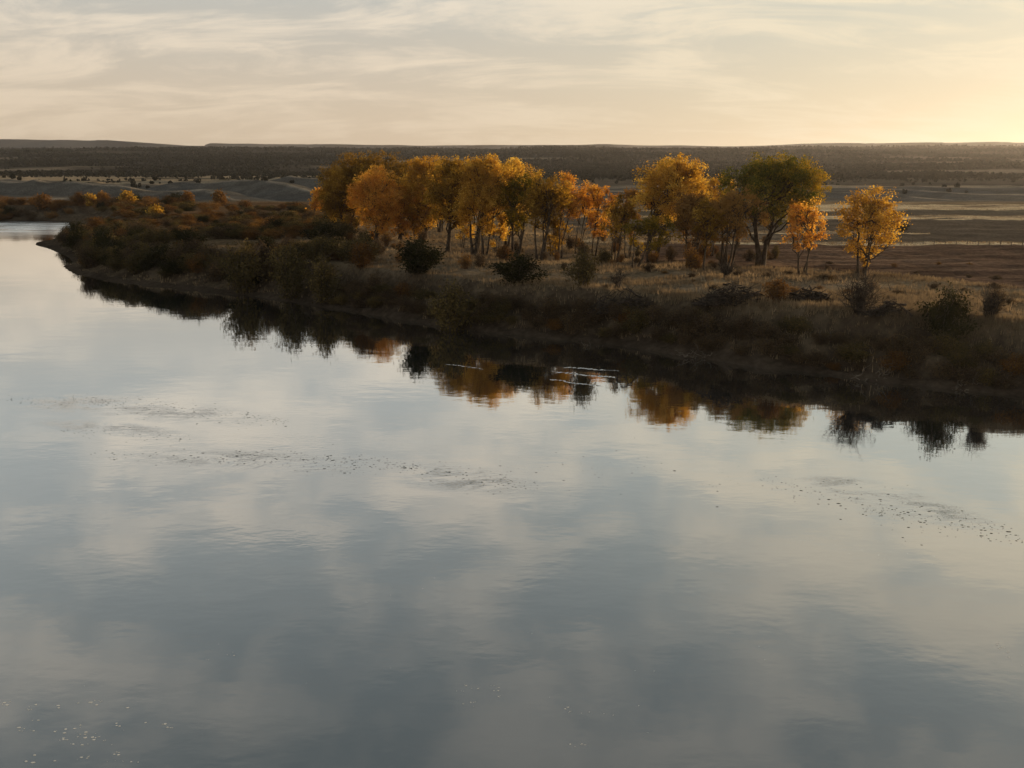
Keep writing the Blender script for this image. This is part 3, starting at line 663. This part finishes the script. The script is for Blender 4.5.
# ------------------------------------------------------------ junipers
def juniper_cloud(P, hs, rs, nf=14):
    n = len(P); d = rs.randn(n, nf, 3); d /= np.linalg.norm(d, axis=2)[:, :, None]
    c = P[:, None, :]+d*np.array([.34, .34, .36])*hs[:, None, None]; c[:, :, 2] += hs[:, None]*.42
    c = c.reshape(-1, 3); sz = np.repeat(hs, nf)*(.45+.3*rs.rand(n*nf))
    return leaves(c, sz, rs, np.clip(np.repeat(rs.rand(n), nf)*.6+rs.rand(n*nf)*.3, 0, 1), .9)
rs = np.random.RandomState(77); n = 85000
yy = np.exp(rs.uniform(math.log(560), math.log(3000), n)); xx = rs.uniform(-1, 1, n)*yy*.78
dn = fbm(xx*.006, yy*.012, 97, 4)+.16*sstep(1250, 850, yy)*sstep(60, -60, xx); keep = (rs.rand(n) < sstep(.68, .52, dn)*(.04+.96*sstep(560, 900, yy))); xx = xx[keep]; yy = yy[keep]
PJ = np.stack([xx, yy, H(xx, yy)-.2], -1); hs = rs.uniform(2.0, 4.4, len(xx))*np.clip(yy/1400, .8, 1.5)
V, F, Ti = juniper_cloud(PJ, hs, rs, 9)
tag(link('juniper_woodland', mesh_np('juniper_woodland', V, F, M['juniper'], tint=Ti)), 'dark juniper woodland covering the distant hills', 'woodland', kind='stuff')
print('junipers', len(xx))
JM = []
for i in range(3):
    V, F, Ti = juniper_cloud(np.zeros((1, 3)), np.array([1.0]), np.random.RandomState(i), 260)
    c = V.reshape(-1, 4, 3); m0 = c.mean(1, keepdims=True); q = 1+.35*np.sin(m0[..., 0:1]*9+i)*np.cos(m0[..., 2:3]*7+i*2); c = m0*q+(c-m0)*.3; JM.append(mesh_np('juniper', c.reshape(-1, 3), F, M['juniper'], tint=Ti))
cnt = 0; jl = []
while cnt < 110:
    px = rg.uniform(-10, 430) if cnt < 95 else rg.uniform(820, 1034); py = rg.uniform(172, 190) if px < 430 else rg.uniform(184, 200)
    x, y = G(px, py, 7); 
    if not 380 < y < 900 or fbm(np.array([x*.01]), np.array([y*.02]), 55, 3)[0] < .42: continue
    o = link('juniper_tree', JM[cnt % 3], None, (x, y, gz(x, y)-.1)); s = rg.uniform(1.2, 3.4); o.scale = (s, s, s*rg.uniform(.8, 1.1)); o.rotation_euler = (0, 0, rg.uniform(0, 6))
    sz = 'tiny' if s < 1.9 else ('small' if s < 2.7 else 'larger')
    wh = near_tag(px, [(80, 'at the left edge'), (150, 'above the pale gold trees'), (200, 'above the small round orange tree'), (260, 'above the wide orange tree'), (330, 'left of the grove'), (500, 'behind the left grove'), (925, 'beyond the lone golden tree'), (9999, 'at the right edge')])
    tag(o, sz+' dark juniper on the slopes '+('high ' if y > 560 else 'low ')+wh, 'juniper', 'junipers dotting the pale slopes'); jl.append((px, o)); cnt += 1
settle_labels(jl)

# ------------------------------------------------------------ grass
def grass(name, n, pxr, pyr, hr, blades, test, label, seed, wfac=.06, zref=4.5, sink=.03):
    rs = np.random.RandomState(seed); px = rs.uniform(*pxr, n); py = rs.uniform(*pyr, n)
    u = (px-512)/FPX; v = (384-py)/FPX; dy = cp+sp*v; dzz = -sp+cp*v; t = (zref-CAMH)/dzz; x = u*t; y = dy*t
    k = test(x, y, px, py, rs); x = x[k]; y = y[k]; z = H(x, y); ok = z > .3; x = x[ok]; y = y[ok]; z = z[ok]; n = len(x)
    h = rs.uniform(*hr, n)*(.5+fbm(x*.25, y*.25, 9, 3)); B = blades
    a = rs.rand(n, B)*6.283; l = rs.rand(n, B)*.5; bx = x[:, None]+rs.randn(n, B)*.12*h[:, None]/.4; by = y[:, None]+rs.randn(n, B)*.12*h[:, None]/.4
    hh = h[:, None]*(.6+.5*rs.rand(n, B)); tx = bx+np.cos(a)*l*hh; ty = by+np.sin(a)*l*hh
    w = hh*wfac*(1+rs.rand(n, B)); a2 = rs.rand(n, B)*6.283
    zz = np.repeat(z[:, None], B, 1)
    V = np.stack([np.stack([bx-np.cos(a2)*w, by-np.sin(a2)*w, zz-sink], -1), np.stack([bx+np.cos(a2)*w, by+np.sin(a2)*w, zz-sink], -1), np.stack([tx, ty, zz+hh], -1)], 2).reshape(-1, 3)
    F = np.arange(len(V)).reshape(-1, 3); tt = np.clip(np.repeat(fbm(x*.15, y*.15, 19, 3), B)*1.2-.1+rs.randn(n*B)*.12, 0, 1)
    tag(link(name, mesh_np(name, V, F, M['grass'], tint=tt)), label, 'grass', kind='stuff'); print(name, n)
def t_terr(x, y, px, py, rs):
    s = sdist(x, y); fl = inpoly(x, y, np.array([G(a, b) for a, b in [(640, 262), (760, 266), (868, 270), (940, 277), (1024, 287), (1300, 312), (1300, 247), (1024, 245), (890, 242), (640, 238)]]))
    return (s > 6.0) & (~fl) & ~((y > 148) & (x > 25)) & (rs.rand(len(x)) < sstep(.36, .58, fbm(x*.12, y*.16, 29, 5)))
grass('dry_grass', 72000, (300, 1090), (226, 330), (.22, .55), 5, t_terr, 'pale dry grass covering the terrace around the grove', 1)
grass('bank_grass', 26000, (60, 1090), (240, 400), (.25, .6), 5, lambda x, y, px, py, rs: (lambda s: (s > 1.2) & (s < 8))(sdist(x, y)), 'dead grass hanging on the shaded river bank', 2, zref=2.5)
grass('lip_grass', 26000, (480, 1090), (270, 345), (.35, .7), 5, lambda x, y, px, py, rs: (lambda s: (s > 5.6+fbm(x*.2, y*.2, 71, 3)*2) & (s < 9.2) & (rs.rand(len(x)) < sstep(.3, .5, fbm(x*.25, y*.25, 73, 3))))(sdist(x, y)), 'long pale grass fringing the edge of the terrace above the bank', 6)
def strip(x, y, px, py, rs):
    k = np.zeros(len(x), bool)
    for q in ([(560, 241.5), (1024, 245.5), (1300, 250), (1300, 246.5), (1024, 243), (560, 239)], [(700, 216.5), (1024, 219), (1300, 221), (1300, 217), (1024, 215), (700, 214)],
              [(700, 210), (1024, 211), (1300, 212), (1300, 206), (1024, 205.5), (700, 205)], [(740, 234), (930, 233.5), (930, 231.5), (740, 231.5)], [(120, 227), (345, 231), (345, 223), (250, 221)], [(330, 240), (700, 244), (700, 236), (330, 230)]):
        k |= inpoly(x, y, np.array([G(a, b) for a, b in q]))
    return k
grass('pale_grass', 50000, (240, 1090), (203, 252), (.12, .3), 4, strip, 'pale sunlit grass in long strips beyond the ploughed field', 3, wfac=.12)

# ------------------------------------------------------------ foam on the water
rs = np.random.RandomState(4); V = []; F = []
def fleck(x, y, s):
    k = 7; b = len(V); a = rs.rand()*6
    for j in range(k): q = s*(.6+.5*rs.rand()); V.append((x+math.cos(a+j*6.283/k)*q*1.5, y+math.sin(a+j*6.283/k)*q, .004))
    V.append((x, y, .004+s*.06))
    for j in range(k): F.append((b+j, b+(j+1) % k, b+k))
def flecks(n, cx, cy, sx, sy, smin=.012, smax=.05):
    for _ in range(n):
        px = cx+rs.randn()*sx; py = cy+rs.randn()*sy
        if py > 775 or py < 470: continue
        x, y = G(px, py, 0); fleck(x, y, rs.uniform(smin, smax)*(y/22)**.5)
        if rs.rand() < .25: fleck(x+rs.randn()*.12, y+rs.randn()*.04, rs.uniform(smin, smax)*.7)
def streak(x0, y0, x1, y1, n, wob_, smin, smax):
    for k in range(n):
        q = rs.rand(); px = x0+(x1-x0)*q+rs.randn()*2; py = y0+(y1-y0)*q+rs.randn()*wob_
        if py > 780 or py < 440: continue
        x, y = G(px, py, 0); fleck(x, y, rs.uniform(smin, smax)*(y/22)**.5)
        if rs.rand() < .5: fleck(x+rs.randn()*.10, y+rs.randn()*.03, rs.uniform(smin, smax)*.6)
        if rs.rand() < .3: fleck(x+rs.randn()*.16, y+rs.randn()*.05, rs.uniform(smin, smax)*.5)
for q in ((-5, 702, 60, 708, 9), (60, 703, 130, 706, 6), (-5, 730, 95, 726, 8), (60, 742, 150, 738, 9), (110, 722, 175, 724, 7), (20, 760, 120, 754, 8), (120, 760, 150, 770, 3), (0, 715, 120, 745, 10)): streak(*q, 2.5, .010, .045)
streak(445, 678, 500, 690, 8, 3, .010, .028); streak(450, 700, 480, 706, 4, 2, .010, .03); streak(560, 708, 620, 716, 6, 2, .010, .028); streak(560, 745, 600, 748, 4, 2, .01, .025)
streak(195, 655, 240, 650, 5, 4, .008, .024); streak(990, 640, 1024, 668, 7, 2, .010, .035); flecks(24, 500, 620, 300, 80, .005, .012); streak(820, 540, 960, 570, 10, 6, .005, .012)
tag(link('foam', mesh_np('foam', V, F, M['foam'])), 'small pale flecks of foam drifting on the river', 'foam', kind='stuff')

V = []; F = []
for (x0, y0, x1, y1, sg, n) in ((70, 398, 290, 422, 3.5, 210), (-10, 399, 120, 404, 2, 60), (60, 430, 190, 438, 3, 50), (90, 455, 260, 460, 3, 60), (235, 455, 420, 468, 4, 170), (400, 468, 540, 486, 5, 70), (760, 480, 1024, 540, 7, 110), (860, 510, 1010, 530, 4, 60), (500, 470, 760, 480, 12, 40)):
    for k in range(int(n*1.8)):
        q = rs.rand(); px = x0+(x1-x0)*q; py = y0+(y1-y0)*q+rs.randn()*sg*(.5+math.sin(q*3.14)); x, y = G(px, py, 0); fleck(x, y, abs(rs.randn())*.022+.012)
tag(link('floating_weed', mesh_np('floating_weed', V, F, M['weed'])), 'dark scraps of weed drifting in loose bands on the river', 'water weed', kind='stuff')

# ------------------------------------------------------------ haze
hb = [(-8000, -300, -4), (8000, -300, -4), (8000, 9600, -4), (-8000, 9600, -4), (-8000, -300, 230), (8000, -300, 230), (8000, 9600, 230), (-8000, 9600, 230)]
hf = [(0, 3, 2, 1), (4, 5, 6, 7), (0, 1, 5, 4), (1, 2, 6, 5), (2, 3, 7, 6), (3, 0, 4, 7)]
m, t, out = new_mat('haze'); pv = nd(t, 'ShaderNodeVolumePrincipled', i={'Density': .000055, 'Anisotropy': .6, 'Color': (.90, .87, .88, 1)}); t.links.new(pv.outputs[0], out.inputs['Volume'])
tag(link('haze', mesh_np('haze', hb, hf, m)), 'thin evening haze over the valley', 'haze', kind='stuff')
